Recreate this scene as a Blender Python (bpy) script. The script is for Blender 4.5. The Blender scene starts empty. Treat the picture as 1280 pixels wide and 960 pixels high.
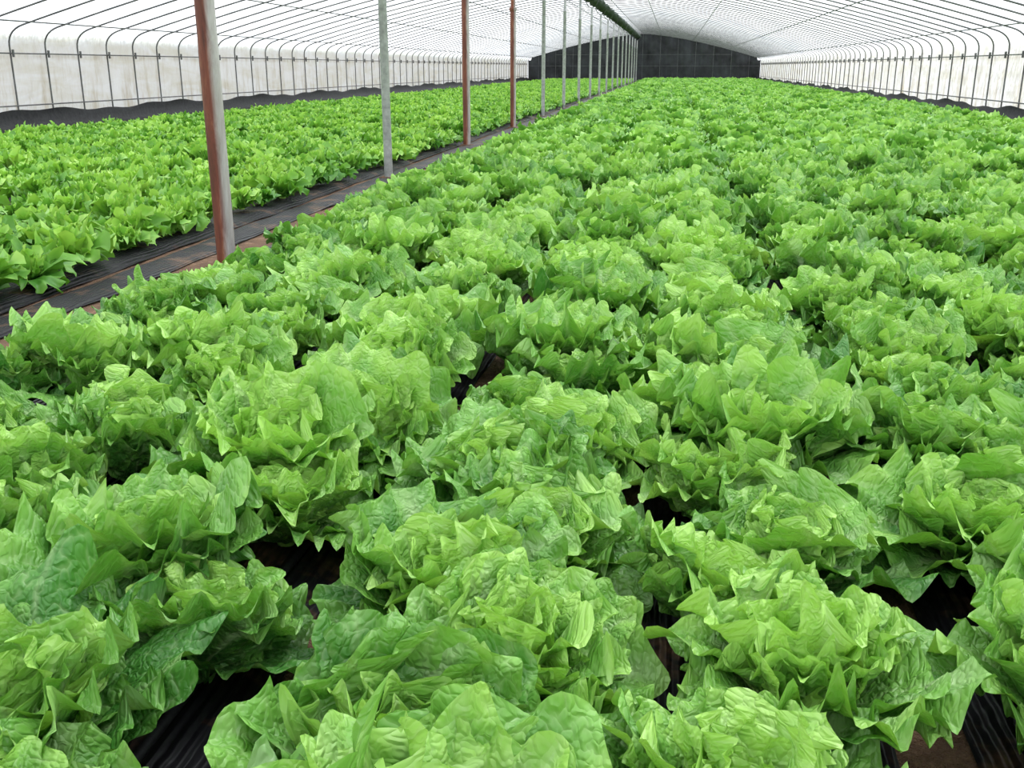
import bpy, math, random
import numpy as np
from mathutils import Vector

random.seed(7); rng=np.random.RandomState(11)
S=bpy.context.scene
S.view_settings.view_transform='Standard'
S.view_settings.look='None'
COL=S.collection

# ------------------------------------------------------------ node helpers
def newmat(name):
    m=bpy.data.materials.new(name); m.use_nodes=True
    nt=m.node_tree; nt.nodes.clear()
    out=nt.nodes.new('ShaderNodeOutputMaterial')
    return m,nt,out
class N:
    def __init__(s,nt): s.nt=nt
    def new(s,t,**k):
        n=s.nt.nodes.new(t)
        for a,b in k.items(): setattr(n,a,b)
        return n
    def link(s,a,b): s.nt.links.new(a,b)
    def setin(s,sock,v):
        if hasattr(v,'is_output'): s.nt.links.new(v,sock)
        else:
            if isinstance(v,(tuple,list)) and len(v)==3 and sock.type=='RGBA': v=(*v,1)
            sock.default_value=v
    def math(s,op,a,b=0.0,clamp=False):
        n=s.new('ShaderNodeMath',operation=op); n.use_clamp=clamp
        s.setin(n.inputs[0],a); s.setin(n.inputs[1],b); return n.outputs[0]
    def mix(s,f,a,b,bt='MIX'):
        n=s.new('ShaderNodeMix',data_type='RGBA',blend_type=bt)
        s.setin(n.inputs[0],f); s.setin(n.inputs[6],a); s.setin(n.inputs[7],b); return n.outputs[2]
    def ramp(s,f,stops):
        n=s.new('ShaderNodeValToRGB'); cr=n.color_ramp
        while len(cr.elements)<len(stops): cr.elements.new(0.5)
        for e,(p,c) in zip(cr.elements,stops): e.position=p; e.color=(*c,1) if len(c)==3 else c
        s.setin(n.inputs[0],f); return n.outputs[0]
    def noise(s,vec,scale,detail=3,rough=0.5,dist=0.0):
        n=s.new('ShaderNodeTexNoise'); 
        if vec is not None: s.link(vec,n.inputs['Vector'])
        n.inputs['Scale'].default_value=scale; n.inputs['Detail'].default_value=detail
        n.inputs['Roughness'].default_value=rough; n.inputs['Distortion'].default_value=dist
        return n.outputs[0]
    def mapping(s,vec,scale):
        n=s.new('ShaderNodeMapping'); s.link(vec,n.inputs[0]); n.inputs['Scale'].default_value=scale; return n.outputs[0]
    def bump(s,h,strength,dist):
        n=s.new('ShaderNodeBump'); n.inputs['Strength'].default_value=strength; n.inputs['Distance'].default_value=dist
        s.link(h,n.inputs['Height']); return n.outputs[0]

# ------------------------------------------------------------ materials
def leaf_material(name,inner,mid,outer,detail=True,tr=0.15):
    # 'ps' = (vein mask, margin mask, leaf tone: age, baked mottling, darker pucker hollows); 'flat' = leaf-plane metres
    m,nt,out=newmat(name); g=N(nt)
    ps=g.new('ShaderNodeAttribute',attribute_name='ps')
    sep=g.new('ShaderNodeSeparateXYZ'); g.link(ps.outputs['Vector'],sep.inputs[0])
    vm,s_,age=sep.outputs
    info=g.new('ShaderNodeObjectInfo')
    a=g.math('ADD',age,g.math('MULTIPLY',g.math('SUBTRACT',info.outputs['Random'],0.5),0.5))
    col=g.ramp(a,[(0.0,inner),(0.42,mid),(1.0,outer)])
    if detail:
        fl=g.new('ShaderNodeAttribute',attribute_name='flat')
        dn=g.new('ShaderNodeTexNoise',noise_dimensions='2D'); g.link(fl.outputs['Vector'],dn.inputs['Vector']); dn.inputs['Scale'].default_value=60; dn.inputs['Detail'].default_value=1.0
        v=g.new('ShaderNodeTexVoronoi',feature='F1',voronoi_dimensions='2D'); v.inputs['Scale'].default_value=95
        dv=g.new('ShaderNodeVectorMath',operation='ADD'); g.link(fl.outputs['Vector'],dv.inputs[0])
        dm=g.new('ShaderNodeVectorMath',operation='SCALE'); g.link(dn.outputs[1],dm.inputs[0]); dm.inputs['Scale'].default_value=0.02
        g.link(dm.outputs[0],dv.inputs[1]); g.link(dv.outputs[0],v.inputs['Vector'])
        d=v.outputs['Distance']
        net=g.math('MULTIPLY',g.math('SUBTRACT',d,0.45),2.2,clamp=True)
        vein=g.math('MAXIMUM',g.math('MULTIPLY',net,0.30),vm)
        col=g.mix(g.math('MULTIPLY',vein,0.80),col,(0.46,0.61,0.31))
        h=g.math('ADD',g.math('MULTIPLY',d,-0.7),g.math('MULTIPLY',dn.outputs[0],0.5))
        h=g.math('SUBTRACT',h,g.math('MULTIPLY',vm,0.4))
        bmp=g.bump(h,0.65,0.009)
    b=g.new('ShaderNodeBsdfPrincipled'); g.link(col,b.inputs['Base Color'])
    b.inputs['Roughness'].default_value=0.44
    b.inputs['Specular IOR Level'].default_value=0.5
    t=g.new('ShaderNodeBsdfTranslucent')
    if detail: g.link(bmp,b.inputs['Normal']); g.link(bmp,t.inputs['Normal'])
    tc=g.mix(1.0,col,(1.35,1.5,0.6),'MULTIPLY'); g.link(tc,t.inputs['Color'])
    mx=g.new('ShaderNodeMixShader'); mx.inputs[0].default_value=tr
    g.link(b.outputs[0],mx.inputs[1]); g.link(t.outputs[0],mx.inputs[2]); g.link(mx.outputs[0],out.inputs[0])
    return m
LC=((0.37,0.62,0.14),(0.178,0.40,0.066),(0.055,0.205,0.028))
YC=((0.38,0.63,0.115),(0.185,0.42,0.055),(0.055,0.205,0.020))
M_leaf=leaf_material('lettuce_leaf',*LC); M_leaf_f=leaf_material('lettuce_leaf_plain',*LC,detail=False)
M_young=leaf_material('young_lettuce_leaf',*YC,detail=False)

def simple(name,col,rough=0.6,metal=0.0,bump=None,var=0.15,scale=8,spec=0.5):
    m,nt,out=newmat(name); g=N(nt); tc=g.new('ShaderNodeTexCoord')
    n=g.noise(tc.outputs['Object'],scale,4,0.6)
    c2=tuple(max(0,c*(1-var*2.2)) for c in col); c3=tuple(min(1,c*(1+var*1.5)) for c in col)
    c=g.ramp(n,[(0.3,c2),(0.7,c3)])
    b=g.new('ShaderNodeBsdfPrincipled'); g.link(c,b.inputs['Base Color']); b.inputs['Roughness'].default_value=rough
    b.inputs['Metallic'].default_value=metal; b.inputs['Specular IOR Level'].default_value=spec
    if bump: g.link(g.bump(n,bump[0],bump[1]),b.inputs['Normal'])
    g.link(b.outputs[0],out.inputs[0]); return m

def film_material(name,trans,dirt,tint):
    m,nt,out=newmat(name); g=N(nt)
    geo=g.new('ShaderNodeNewGeometry')
    n=g.noise(g.mapping(geo.outputs['Position'],(0.6,0.5,2.5)),1.3,3,0.65,0.6)
    d=g.ramp(n,[(0.42,tint),(0.68,tuple(a*b for a,b in zip(tint,(0.88,0.86,0.78) if dirt else (0.72,0.75,0.79))))])
    if dirt:
        sep=g.new('ShaderNodeSeparateXYZ'); g.link(geo.outputs['Position'],sep.inputs[0])
        st=g.noise(g.mapping(geo.outputs['Position'],(1,2.2,0.45)),1.6,4,0.7)
        low=g.math('SUBTRACT',1.35,g.math('MULTIPLY',sep.outputs[2],0.8),clamp=True)
        f=g.math('MULTIPLY',low,g.math('MULTIPLY',g.math('SUBTRACT',st,0.50),4.5,clamp=True),clamp=True)
        d=g.mix(g.math('MULTIPLY',f,0.70),d,(0.42,0.36,0.21))
        # grime band where the sheet overlaps below the eave rail
        band=g.math('SUBTRACT',1.0,g.math('MULTIPLY',g.math('ABSOLUTE',g.math('SUBTRACT',sep.outputs[2],1.20)),14.0),clamp=True)
        band=g.math('MULTIPLY',band,g.math('MULTIPLY',g.math('SUBTRACT',st,0.35),2.5,clamp=True),clamp=True)
        d=g.mix(g.math('MULTIPLY',band,0.6),d,(0.34,0.29,0.20))
    tl=g.new('ShaderNodeBsdfTranslucent'); g.link(d,tl.inputs[0])
    df=g.new('ShaderNodeBsdfDiffuse'); g.link(d,df.inputs[0])
    bp=g.bump(g.noise(g.mapping(geo.outputs['Position'],(1,2.5,0.8)),2.2,3,0.55),0.8,0.12)
    g.link(bp,tl.inputs['Normal']); g.link(bp,df.inputs['Normal'])
    m1=g.new('ShaderNodeMixShader'); m1.inputs[0].default_value=0.12; g.link(tl.outputs[0],m1.inputs[1]); g.link(df.outputs[0],m1.inputs[2])
    last=m1
    if trans>0:
        tr=g.new('ShaderNodeBsdfTransparent'); tr.inputs[0].default_value=(0.95,0.97,1,1)
        m2=g.new('ShaderNodeMixShader'); m2.inputs[0].default_value=trans; g.link(m1.outputs[0],m2.inputs[1]); g.link(tr.outputs[0],m2.inputs[2]); last=m2
    g.link(last.outputs[0],out.inputs[0]); return m
M_roof=film_material('roof_film',0.28,False,(0.93,0.955,0.98))
M_wallf=film_material('side_film',0.0,True,(0.84,0.90,0.91))
M_black=simple('black_plastic',(0.014,0.015,0.016),0.6,0,(0.6,0.01),0.3,14,0.2)
M_net=simple('black_net',(0.022,0.025,0.028),0.85,0,(0.8,0.08),0.35,1.2)
M_netg=simple('ridge_net',(0.03,0.05,0.035),0.8,0,(0.8,0.05),0.3,10)
M_steel=simple('galvanised_steel',(0.42,0.43,0.43),0.5,0.5,None,0.15,20)
M_rib=simple('rib_steel',(0.12,0.125,0.125),0.55,0.3,None,0.2,5)

def rust_material():
    m,nt,out=newmat('rusty_painted_steel'); g=N(nt); tc=g.new('ShaderNodeTexCoord')
    geo=tc.outputs['Object']
    n=g.noise(g.mapping(geo,(14,14,2.2)),1.0,6,0.7,0.4)
    rust=g.ramp(n,[(0.3,(0.06,0.018,0.012)),(0.5,(0.17,0.045,0.025)),(0.72,(0.36,0.15,0.07))])
    grey=g.ramp(n,[(0.3,(0.22,0.19,0.17)),(0.7,(0.50,0.49,0.48))])
    sp=g.new('ShaderNodeSeparateXYZ'); g.link(geo,sp.inputs[0])
    f=g.math('ADD',g.math('MULTIPLY',sp.outputs[0],40.0),g.math('SUBTRACT',g.math('MULTIPLY',n,1.6),1.25),clamp=True)
    c=g.mix(f,rust,grey)
    b=g.new('ShaderNodeBsdfPrincipled'); g.link(c,b.inputs['Base Color']); b.inputs['Roughness'].default_value=0.6
    g.link(g.bump(n,0.4,0.006),b.inputs['Normal']); g.link(b.outputs[0],out.inputs[0]); return m
M_rust=rust_material()

def soil_material():
    m,nt,out=newmat('soil'); g=N(nt); geo=g.new('ShaderNodeNewGeometry')
    n=g.noise(geo.outputs['Position'],9,6,0.7); n2=g.noise(geo.outputs['Position'],70,3,0.7)
    c=g.ramp(n,[(0.3,(0.07,0.038,0.022)),(0.55,(0.19,0.105,0.058)),(0.75,(0.38,0.24,0.14))])
    c=g.mix(g.math('MULTIPLY',n2,0.5),c,(0.10,0.055,0.032))
    b=g.new('ShaderNodeBsdfPrincipled'); g.link(c,b.inputs['Base Color']); b.inputs['Roughness'].default_value=0.95
    h=g.math('ADD',n,g.math('MULTIPLY',n2,0.4)); g.link(g.bump(h,1.0,0.04),b.inputs['Normal'])
    g.link(b.outputs[0],out.inputs[0]); return m
M_soil=soil_material()

def mulch_material():
    m,nt,out=newmat('mulch_film'); g=N(nt); geo=g.new('ShaderNodeNewGeometry')
    n=g.noise(g.mapping(geo.outputs['Position'],(30,3,30)),1.0,3,0.6,0.5)
    n2=g.noise(geo.outputs['Position'],4,5,0.7)
    w=g.new('ShaderNodeTexWave',bands_direction='X'); g.link(geo.outputs['Position'],w.inputs[0]); w.inputs['Scale'].default_value=14; w.inputs['Distortion'].default_value=1.5
    dirt=g.math('MULTIPLY',g.math('SUBTRACT',n2,0.53),6.0,clamp=True)
    c=g.mix(g.math('MULTIPLY',dirt,0.75),(0.010,0.010,0.012),(0.20,0.11,0.06))
    b=g.new('ShaderNodeBsdfPrincipled'); g.link(c,b.inputs['Base Color']); b.inputs['Roughness'].default_value=0.5
    b.inputs['Specular IOR Level'].default_value=0.2
    h=g.math('ADD',n,g.math('MULTIPLY',w.outputs[1],0.5)); g.link(g.bump(h,0.9,0.02),b.inputs['Normal'])
    g.link(b.outputs[0],out.inputs[0]); return m
M_mulch=mulch_material()

# ------------------------------------------------------------ mesh helpers
def mesh_obj(name,verts,faces,mat=None,smooth=True,parent=None,link=True):
    me=bpy.data.meshes.new(name); me.from_pydata([tuple(v) for v in verts],[],[tuple(f) for f in faces])
    if smooth: me.polygons.foreach_set('use_smooth',[True]*len(me.polygons))
    if mat: me.materials.append(mat)
    me.update(); o=bpy.data.objects.new(name,me)
    if link: COL.objects.link(o)
    if parent: o.parent=parent
    return o
def grid_faces(nu,nv,off=0):
    f=[]
    for i in range(nu-1):
        for j in range(nv-1):
            a=off+i*nv+j; f.append((a,a+1,a+nv+1,a+nv))
    return f
def poly_curve(name,splines,radius,mat,res=1,parent=None):
    cu=bpy.data.curves.new(name,'CURVE'); cu.dimensions='3D'; cu.bevel_depth=radius; cu.bevel_resolution=res
    cu.use_fill_caps=True
    for pts in splines:
        sp=cu.splines.new('POLY'); sp.points.add(len(pts)-1)
        for q,p in zip(sp.points,pts): q.co=(*p,1)
    cu.materials.append(mat)
    o=bpy.data.objects.new(name,cu); COL.objects.link(o)
    if parent: o.parent=parent
    return o
def empty(name,loc=(0,0,0)):
    e=bpy.data.objects.new(name,None); e.location=loc; e.empty_display_size=0.2; COL.objects.link(e); return e

# ------------------------------------------------------------ lettuce
def leaf(L,Wf,a0,bend,cup,ruff,az,br,bz,age,seed,nph,ns,spiky=0.0,kf=1.0,twist=0.7):
    r=np.random.RandomState(seed)
    p=np.linspace(-1,1,nph)[:,None]; s=np.linspace(0.0,1,ns)[None,:]**0.66
    ang=p*math.radians(88)
    ph=r.rand(16)*6.28
    ca_=np.cos(ang)
    lob=1+0.05*np.sin(3.3*ang+ph[0])+0.04*np.sin(7.7*ang+ph[1])+(0.018+spiky*0.07)*np.sin(15*ang+ph[2])+(0.010+spiky*.035)*np.sin(29*ang+ph[3])
    rel=ca_**0.70
    R=L*rel*lob
    x=s*R*np.sin(ang)*Wf; y=s*R*np.cos(ang)
    k1=(4.0+r.rand()*2.4)*kf; k2=(12+r.rand()*6)*kf; k3=(27+r.rand()*9)
    am=0.6+0.4*np.sin(2.6*ang+ph[8]); am2=0.65+0.35*np.sin(4.3*ang+ph[10])
    rr_=0.25+0.75*rel
    n=ruff*rr_*(0.068*L*s**2.2*np.sin(k1*ang+ph[4]+0.9*s)
            +0.095*L*s**4.5*am*np.sin(k2*ang+ph[5]+1.5*s)
            +0.072*L*s**8*am2*np.sin(k3*ang+ph[6]+2.0*s))
    rr=1+ruff*0.06*s**4*am*np.cos(k2*ang+ph[5]+1.8*s); x=x*rr; y=y*rr
    sm=np.minimum(1,s*1.6)
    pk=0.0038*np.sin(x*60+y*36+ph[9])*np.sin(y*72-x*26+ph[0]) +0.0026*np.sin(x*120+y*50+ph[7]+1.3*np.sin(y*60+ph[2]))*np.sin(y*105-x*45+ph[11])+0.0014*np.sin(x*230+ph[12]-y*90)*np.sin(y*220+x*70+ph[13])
    n=n+cup*(x*x)/L + pk*sm
    vv=np.abs(np.sin(ang*5.5+0.5*np.sin(ang*3+ph[14]+s*2.5)+0.0))
    vein=np.clip(1-vv*5.0,0,1)*np.clip(1.15-s*0.5,0,1)
    mid=np.exp(-(p/0.045)**2)*np.clip(1.15-s,0,1)*1.6
    vein=np.clip(np.maximum(vein*0.7,mid),0,1)
    n=n-0.05*L*np.exp(-(p/0.10)**2)*(1-s)*s*2-0.0036*vein*sm
    T=np.linspace(0,1.35*L,60); al=a0-bend*np.clip(T/L,0,1.4)**1.6
    dr=np.cos(al); dz=np.sin(al); dt=T[1]-T[0]
    mr=np.concatenate([[0],np.cumsum(dr[:-1]*dt)]); mz=np.concatenate([[0],np.cumsum(dz[:-1]*dt)])
    yy=np.clip(y,0,T[-1])
    cr=np.interp(yy,T,mr); cz=np.interp(yy,T,mz); A=np.interp(yy,T,al)
    tw=(r.rand()-0.5)*twist*y/L
    xx=x*np.cos(tw)-n*np.sin(tw); nn=x*np.sin(tw)+n*np.cos(tw)
    rad=br+cr-nn*np.sin(A); z=bz+cz+nn*np.cos(A)
    ca,sa=math.cos(az),math.sin(az)
    X=rad*ca-xx*sa; Y=rad*sa+xx*ca
    co=np.stack([X,Y,np.maximum(z,0.006)],-1).reshape(-1,3)
    mott=0.17*np.sin(x*38+ph[2])*np.sin(y*31+ph[3])+0.08*np.sin(x*90+y*40+ph[4])
    ag=age*0.85+0.1+mott-0.36*s**5+(0.10*(1-s))-14*np.clip(pk,-0.006,0.006)+0.3*(r.rand()-0.5)  # age and mottling, plus darker pucker hollows and a lighter margin
    ps=np.stack([vein,np.broadcast_to(s,x.shape),ag],-1).reshape(-1,3)
    so_=(seed%97)*0.37
    fl=np.stack([x+so_,y+so_*1.7,np.zeros_like(x)],-1).reshape(-1,3)
    return co,ps,fl

def lettuce(name,seed,nl,size,mat,young=False,nph=105,ns=22):
    r=np.random.RandomState(seed); C=[];P=[];F=[];faces=[];off=0; az=r.rand()*6.28
    loose=r.rand()
    for i in range(nl):
        t=i/(nl-1)
        az+=2.39996+(r.rand()-0.5)*0.9
        if not young:
            L=size*(0.110+0.160*t**0.6)*(0.80+0.32*r.rand())
            a0=math.radians(94-(50+14*loose)*t**0.62+(r.rand()-0.5)*26)
            bend=math.radians(-2+50*t**1.0+(r.rand()-0.5)*48)
            cup=1.2*(1-t)+0.7*r.rand()-0.1; W=1.0+0.26*r.rand(); rf=0.95+0.75*r.rand()
            br=0.010+0.020*t; bz=0.015+0.045*(1-t)
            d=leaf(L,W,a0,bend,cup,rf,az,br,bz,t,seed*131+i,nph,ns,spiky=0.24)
        else:
            L=size*(0.085+0.115*t**0.6)*(0.8+0.4*r.rand())
            a0=math.radians(88-44*t+(r.rand()-0.5)*28)
            bend=math.radians(10+70*t+(r.rand()-0.5)*60)
            cup=1.2*(1-t)+0.9*r.rand(); W=0.7+0.25*r.rand(); rf=1.8+0.8*r.rand()
            d=leaf(L,W,a0,bend,cup,rf,az,0.008+0.015*t,0.01+0.02*(1-t),t,seed*131+i,nph,ns,spiky=1.6,kf=1.15,twist=1.1)
        C.append(d[0]);P.append(d[1]);F.append(d[2]); faces+=grid_faces(nph,ns,off); off+=nph*ns
    n=10; prof=[(0.020,0.0),(0.024,0.012),(0.022,0.03),(0.012,0.055),(0.002,0.06)]
    st=[(a*math.cos(2*math.pi*k/n),a*math.sin(2*math.pi*k/n),z) for a,z in prof for k in range(n)]
    for j in range(len(prof)-1):
        for k in range(n):
            faces.append((off+j*n+k,off+j*n+(k+1)%n,off+(j+1)*n+(k+1)%n,off+(j+1)*n+k))
    C.append(np.array(st)); P.append(np.tile([[0,0.2,0.0]],(len(st),1))); F.append(np.array(st))
    C=np.concatenate(C);P=np.concatenate(P);F=np.concatenate(F)
    o=mesh_obj(name,C.tolist(),faces,mat,link=False)
    for nm,dat in (('ps',P),('flat',F)):
        a=o.data.attributes.new(nm,'FLOAT_VECTOR','POINT'); a.data.foreach_set('vector',dat.astype(np.float32).ravel())
    return o

NV=12; NF=6; YV=6
col_m=bpy.data.collections.new('lettuce_head_variants')
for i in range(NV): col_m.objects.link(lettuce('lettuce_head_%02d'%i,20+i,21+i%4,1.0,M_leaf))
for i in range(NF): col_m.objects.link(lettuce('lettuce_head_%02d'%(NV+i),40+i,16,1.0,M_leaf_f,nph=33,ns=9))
col_y=bpy.data.collections.new('young_lettuce_variants')
for i in range(YV): col_y.objects.link(lettuce('young_lettuce_%02d'%i,60+i,14+i%2,1.0,M_young,True,57,11))

def field(name,pts,col,vid):
    n=len(pts)
    o=mesh_obj(name,[p[0] for p in pts],[],None)
    me=o.data
    a=me.attributes.new('rot','FLOAT_VECTOR','POINT'); a.data.foreach_set('vector',[c for p in pts for c in p[1]])
    a=me.attributes.new('scl','FLOAT_VECTOR','POINT'); a.data.foreach_set('vector',[c for p in pts for c in p[2]])
    a=me.attributes.new('vid','INT','POINT'); a.data.foreach_set('value',[vid(p[0]) for p in pts])
    ng=bpy.data.node_groups.new(name+'_nodes','GeometryNodeTree')
    ng.interface.new_socket('Geometry',in_out='INPUT',socket_type='NodeSocketGeometry')
    ng.interface.new_socket('Geometry',in_out='OUTPUT',socket_type='NodeSocketGeometry')
    nd=ng.nodes; gi=nd.new('NodeGroupInput'); go=nd.new('NodeGroupOutput')
    ip=nd.new('GeometryNodeInstanceOnPoints'); ci=nd.new('GeometryNodeCollectionInfo')
    ci.inputs['Collection'].default_value=col; ci.inputs['Separate Children'].default_value=True; ci.inputs['Reset Children'].default_value=True
    def att(nm,t):
        x=nd.new('GeometryNodeInputNamedAttribute'); x.data_type=t; x.inputs['Name'].default_value=nm
        return [s for s in x.outputs if s.enabled and s.name=='Attribute'][0]
    er=nd.new('FunctionNodeEulerToRotation')
    L=ng.links
    L.new(gi.outputs[0],ip.inputs['Points']); L.new(ci.outputs[0],ip.inputs['Instance']); ip.inputs['Pick Instance'].default_value=True
    L.new(att('vid','INT'),ip.inputs['Instance Index'])
    L.new(att('rot','FLOAT_VECTOR'),er.inputs[0]); L.new(er.outputs[0],ip.inputs['Rotation'])
    L.new(att('scl','FLOAT_VECTOR'),ip.inputs['Scale']); L.new(ip.outputs[0],go.inputs[0])
    md=o.modifiers.new('plants','NODES'); md.node_group=ng
    return o

END=78.0; CX=-2.35; HW=8.55; XL=CX-HW; XR=CX+HW
bedz=0.035
pts=[]
rows=[-1.80,-1.34,-0.83]
x=-0.285
while x<4.8: rows+= [x,x+0.46]; x+=1.0
for ri,rx in enumerate(rows):
    y=-0.6+random.random()*0.3; sgn=1
    while y<END-0.8:
        sc=random.uniform(0.80,1.12)*(0.96 if ri==0 else 1)
        sgn=-sgn
        pts.append(((rx+sgn*0.060+random.gauss(0,0.018),y+random.gauss(0,0.03),bedz+0.002),
                    (random.gauss(0,0.14),random.gauss(0,0.14),random.random()*6.28),(sc,sc,sc*random.uniform(0.86,1.10))))
        y+=0.245
field('lettuce_field',pts,col_m,lambda c: random.randrange(NV) if c[1]<10 else NV+random.randrange(NF))
pts=[]
x=-3.02; yrows=[]
while x>-9.0: yrows.append(x); x-=0.44
for x in yrows:
    y=-0.5+random.random()*0.3
    while y<END-0.8:
        if random.random()>0.06:
            sc=random.uniform(0.78,1.18)
            pts.append(((x+random.gauss(0,0.03),y+random.gauss(0,0.03),bedz+0.002),
                    (random.gauss(0,0.08),random.gauss(0,0.08),random.random()*6.28),(sc,sc,sc*random.uniform(0.82,1.05))))
        y+=0.29
field('young_lettuce_field',pts,col_y,lambda c: random.randrange(YV))

# ------------------------------------------------------------ ground & mulch
def ground():
    xs=np.concatenate([[-40,-20],np.linspace(-12,7,96),[20,40]]); ys=np.concatenate([[-30,-10],np.linspace(-2,12,90),np.linspace(13,100,60)])
    V=[];
    for X in xs:
        for Y in ys:
            V.append((X,Y,0.006*math.sin(X*9+Y*3)*math.sin(Y*7)-0.006))
    mesh_obj('ground',V,grid_faces(len(xs),len(ys)),M_soil)
ground()
def mulch(name,strips,bz=bedz):
    V=[];F=[]
    for (x0,x1) in strips:
        ys=np.concatenate([np.linspace(-2,10,100),np.linspace(10.5,END-0.3,90)]); us=np.linspace(0,1,9)
        off=len(V); sd=random.random()*10
        for u in us:
            for Y in ys:
                w=0.012*math.sin(Y*1.9+sd)+0.006*math.sin(Y*5.3+sd*2)
                z=(0.002 if (u in(0,1)) else bz*(0.55+0.40*math.sin(math.pi*u)**0.4))+0.003*math.sin(Y*11+u*9+sd)
                V.append((x0+(x1-x0)*u+w,Y,z))
        F+=grid_faces(len(us),len(ys),off)
    return mesh_obj(name,V,F,M_mulch)
mulch('mulch_film_bed',[(rx-0.215,rx+0.21) for rx in rows],bedz-0.004)
mulch('young_bed_mulch_film',[(x-0.195,x+0.185) for x in yrows],bedz-0.004)
mulch('path_ground_cover',[(-2.36,-2.05),(-2.80,-2.56)],0.015)
mulch('side_path_ground_cover',[(-10.55,-10.0),(-9.98,-9.3),(5.12,5.48),(5.50,5.95)],0.02)
poly_curve('drip_hose',[[(rx+0.09+0.015*math.sin(Y*0.8+rx),Y,bedz+0.012) for Y in np.linspace(-2,END-0.5,120)] for rx in rows[0:4]],0.009,M_black)

# ------------------------------------------------------------ greenhouse shell
ZE=1.60; ZR=3.35; Y0=-4.0
def roofz(t): return ZE+(ZR-ZE)*(1-abs(t)**1.45)
def profile(off=0.0):
    P=[]
    hw=HW+off
    for z in (0,0.35,0.7,1.0,1.36): P.append((-hw,z))
    a=Vector((-hw,1.36)); b=Vector((-hw,1.60+off)); t=0.965; c=Vector((-hw*t,roofz(t)+off))
    for q in np.linspace(0.15,1,7):
        v=a*(1-q)**2+b*2*q*(1-q)+c*q*q; P.append((v.x,v.y))
    for tt in np.linspace(0.9,0,16): P.append((-hw*tt,roofz(tt)+off))
    return P+[(-x,z) for x,z in P[-2::-1]]
prof=profile(0.022); NP=len(prof)
ysf=np.arange(Y0,END+0.01,0.5)
def shell(name,i0,i1,mat):
    V=[];
    for (x,z) in prof[i0:i1]:
        for j,Y in enumerate(ysf):
            s=0.0 if j%2==0 else 0.012
            V.append((CX+x*(1+s*0.1),Y,z+(s if z>1.3 else 0)))
    return mesh_obj(name,V,grid_faces(i1-i0,len(ysf)),mat)
shell('wall_left',0,9,M_wallf); shell('wall_right',NP-9,NP,M_wallf); shell('ceiling',8,NP-8,M_roof)

frame=empty('greenhouse_frame')
pin=profile(0.0)
ribs=[[(CX+x,Y,z-0.0) for x,z in pin] for Y in np.arange(Y0,END+0.01,1.0)]
poly_curve('arch_ribs',ribs,0.0155,M_rib,1,frame)
rails=[]
def rail(x,z): rails.append([(CX+x,Y0,z),(CX+x,END/2,z),(CX+x,END,z)])
for s in (-1,1):
    rail(s*(HW-0.025),1.24); rail(s*(HW-0.025),0.40)
    for t in (0.94,0.70,0.42,0.16): rail(s*HW*t,roofz(t)-0.028)
rail(0,ZR-0.04)
poly_curve('purlin_rails',rails,0.013,M_rib,1,frame)
poly_curve('clips',[[(CX+s*(HW-0.05),Y,1.18),(CX+s*(HW-0.05),Y,1.30)] for s in (-1,1) for Y in np.arange(Y0,END,1.0)],0.022,M_rib,1,frame)
def skirt(name,s):
    V=[]; ys=np.arange(Y0,END,0.25)
    pr=[(HW-0.06,0.30),(HW-0.075,0.22),(HW-0.10,0.10),(HW-0.18,0.035),(HW-0.22,0.03),(HW-0.30,0.02)]
    for i,(x,z) in enumerate(pr):
        for Y in ys:
            w=0.035*math.sin(Y*1.3+s)+0.02*math.sin(Y*4.1+i)
            V.append((CX+s*(x+ (w*0.5 if i>0 else 0)),Y,max(0.012,z+(w if i<3 else 0.2*w))))
    mesh_obj(name,V,grid_faces(len(pr),len(ys)),M_black)
skirt('trim_1',-1); skirt('trim_2',1)

# far end wall: black netting hung in folds
V=[]
xs_=np.linspace(-HW*0.995,HW*0.995,240)
def topz(xv):
    t=abs(xv)/HW
    return roofz(t) if t<0.965 else 1.5
for xv in xs_:
    for q in np.linspace(0,1,9):
        V.append((CX+xv,END+0.05+0.07*math.sin(xv*5+q*1.5)+0.03*math.sin(xv*17+q*3),topz(xv)*q))
mesh_obj('wall_far',V,grid_faces(240,9),M_net)
endf=[]
for t in np.linspace(-0.9,0.9,13): endf.append([(CX+HW*t,END-0.08,0),(CX+HW*t,END-0.08,roofz(t))])
endf.append([(XL,END-0.08,1.1),(XR,END-0.08,1.1)]); endf.append([(CX-HW*0.75,END-0.08,1.9),(CX+HW*0.75,END-0.08,1.9)])
poly_curve('end_frame',endf,0.009,M_rib,1,frame)

V=[];ys=np.arange(Y0,END,0.3);n=12
PX=-2.72
for k_ in range(n+1):
    a=2*math.pi*k_/n
    for Y in ys:
        rr=0.12+0.02*math.sin(Y*2.1)+0.015*math.sin(Y*5+k_)
        V.append((PX+rr*1.8*math.cos(a),Y,ZR-0.22+rr*math.sin(a)))
mesh_obj('rolled_shade_net',V,grid_faces(n+1,len(ys)),M_netg)

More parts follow.
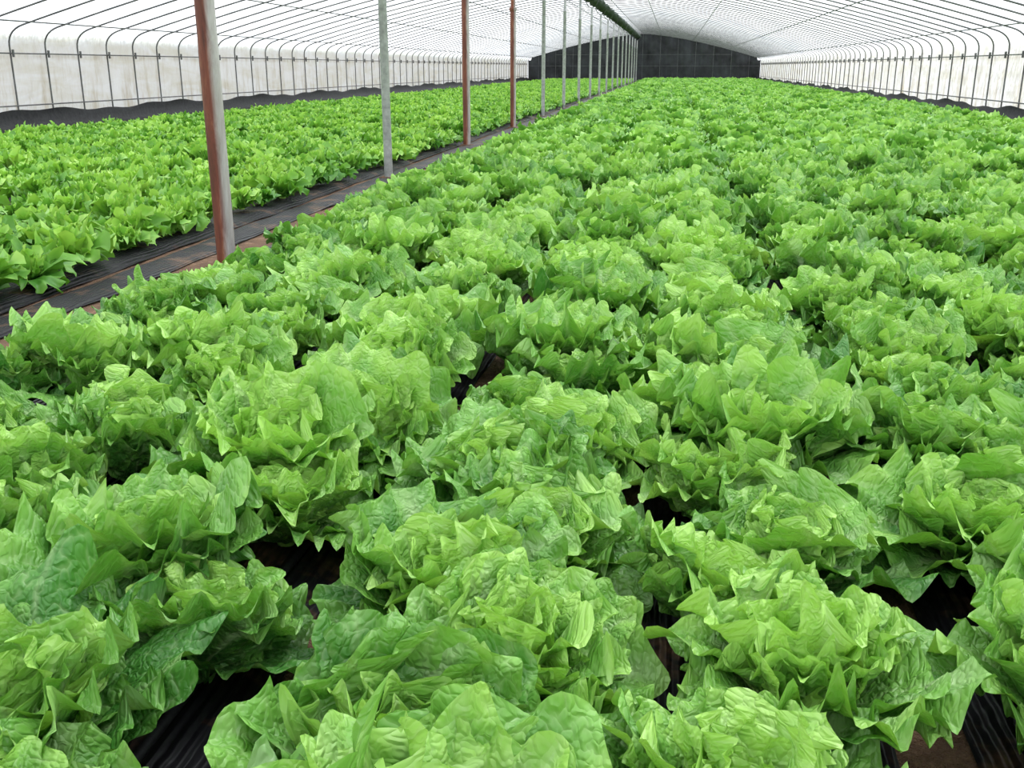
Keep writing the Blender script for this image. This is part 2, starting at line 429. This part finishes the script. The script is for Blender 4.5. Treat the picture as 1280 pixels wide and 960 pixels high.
# ------------------------------------------------------------ support poles
def pole(loc,kind,tall=ZR-0.48):
    e=empty('support_pole',loc)
    mat=M_rust if kind=='rust' else M_steel
    n=24
    if kind=='rust': pr=[(0.0,0),(0.050,0),(0.050,1.93),(0.062,1.935),(0.065,1.95),(0.065,1.985),(0.060,1.99),(0.042,1.995),(0.040,tall),(0,tall)]
    else: pr=[(0.0,0),(0.040,0),(0.040,2.3),(0.046,2.31),(0.046,2.36),(0.037,2.37),(0.036,tall),(0,tall)]
    V=[(a*math.cos(2*math.pi*k/n),a*math.sin(2*math.pi*k/n),z) for a,z in pr for k in range(n)]
    F=[(j*n+k,j*n+(k+1)%n,(j+1)*n+(k+1)%n,(j+1)*n+k) for j in range(len(pr)-1) for k in range(n)]
    o=mesh_obj('tube',V,F,mat,True,e)
    md=o.modifiers.new('es','EDGE_SPLIT'); md.split_angle=0.7
    h=0.10; V=[(-h,-h,-0.003),(h,-h,-0.003),(h,h,-0.003),(-h,h,-0.003),(-h*.7,-h*.7,0.02),(h*.7,-h*.7,0.02),(h*.7,h*.7,0.02),(-h*.7,h*.7,0.02)]
    F=[(0,1,5,4),(1,2,6,5),(2,3,7,6),(3,0,4,7),(4,5,6,7)]
    mesh_obj('footing',V,F,M_soil,False,e)
    poly_curve('saddle',[[(-0.22,0,tall+0.22),(-0.12,0,tall+0.05),(0,0,tall-0.01),(0.12,0,tall+0.05),(0.22,0,tall+0.22)]],0.014,M_rib,1,e)
kinds=['rust','grey','rust','rust']+['grey']*14
px=[-2.34,-2.66,-2.74,-2.76]
for i,kd in enumerate(kinds):
    Y=5.2+4.25*i
    if i==0: Y=5.05
    if Y<END-0.5: pole((px[i] if i<4 else -2.76,Y,0),kd)

# ------------------------------------------------------------ light & camera
w=bpy.data.worlds.new('overcast'); S.world=w; w.use_nodes=True
nt=w.node_tree; bg=nt.nodes['Background']; bg.inputs[0].default_value=(0.94,0.97,1.0,1); bg.inputs[1].default_value=1.32
sd=bpy.data.lights.new('sun','SUN'); sd.energy=6.2; sd.angle=math.radians(20); sd.color=(1.0,0.98,0.94)
so=bpy.data.objects.new('sun',sd); so.rotation_euler=(math.radians(-20),math.radians(14),0); COL.objects.link(so); so.location=(0,0,20)

cd=bpy.data.cameras.new('camera'); cam=bpy.data.objects.new('camera',cd); COL.objects.link(cam)
cd.sensor_fit='HORIZONTAL'; cd.sensor_width=36; cd.lens=36*1250/1280; cd.clip_start=0.02; cd.clip_end=300
cam.location=(0,0,1.02); cam.rotation_euler=(math.radians(90-17.58),0,math.radians(8.8))
S.camera=cam
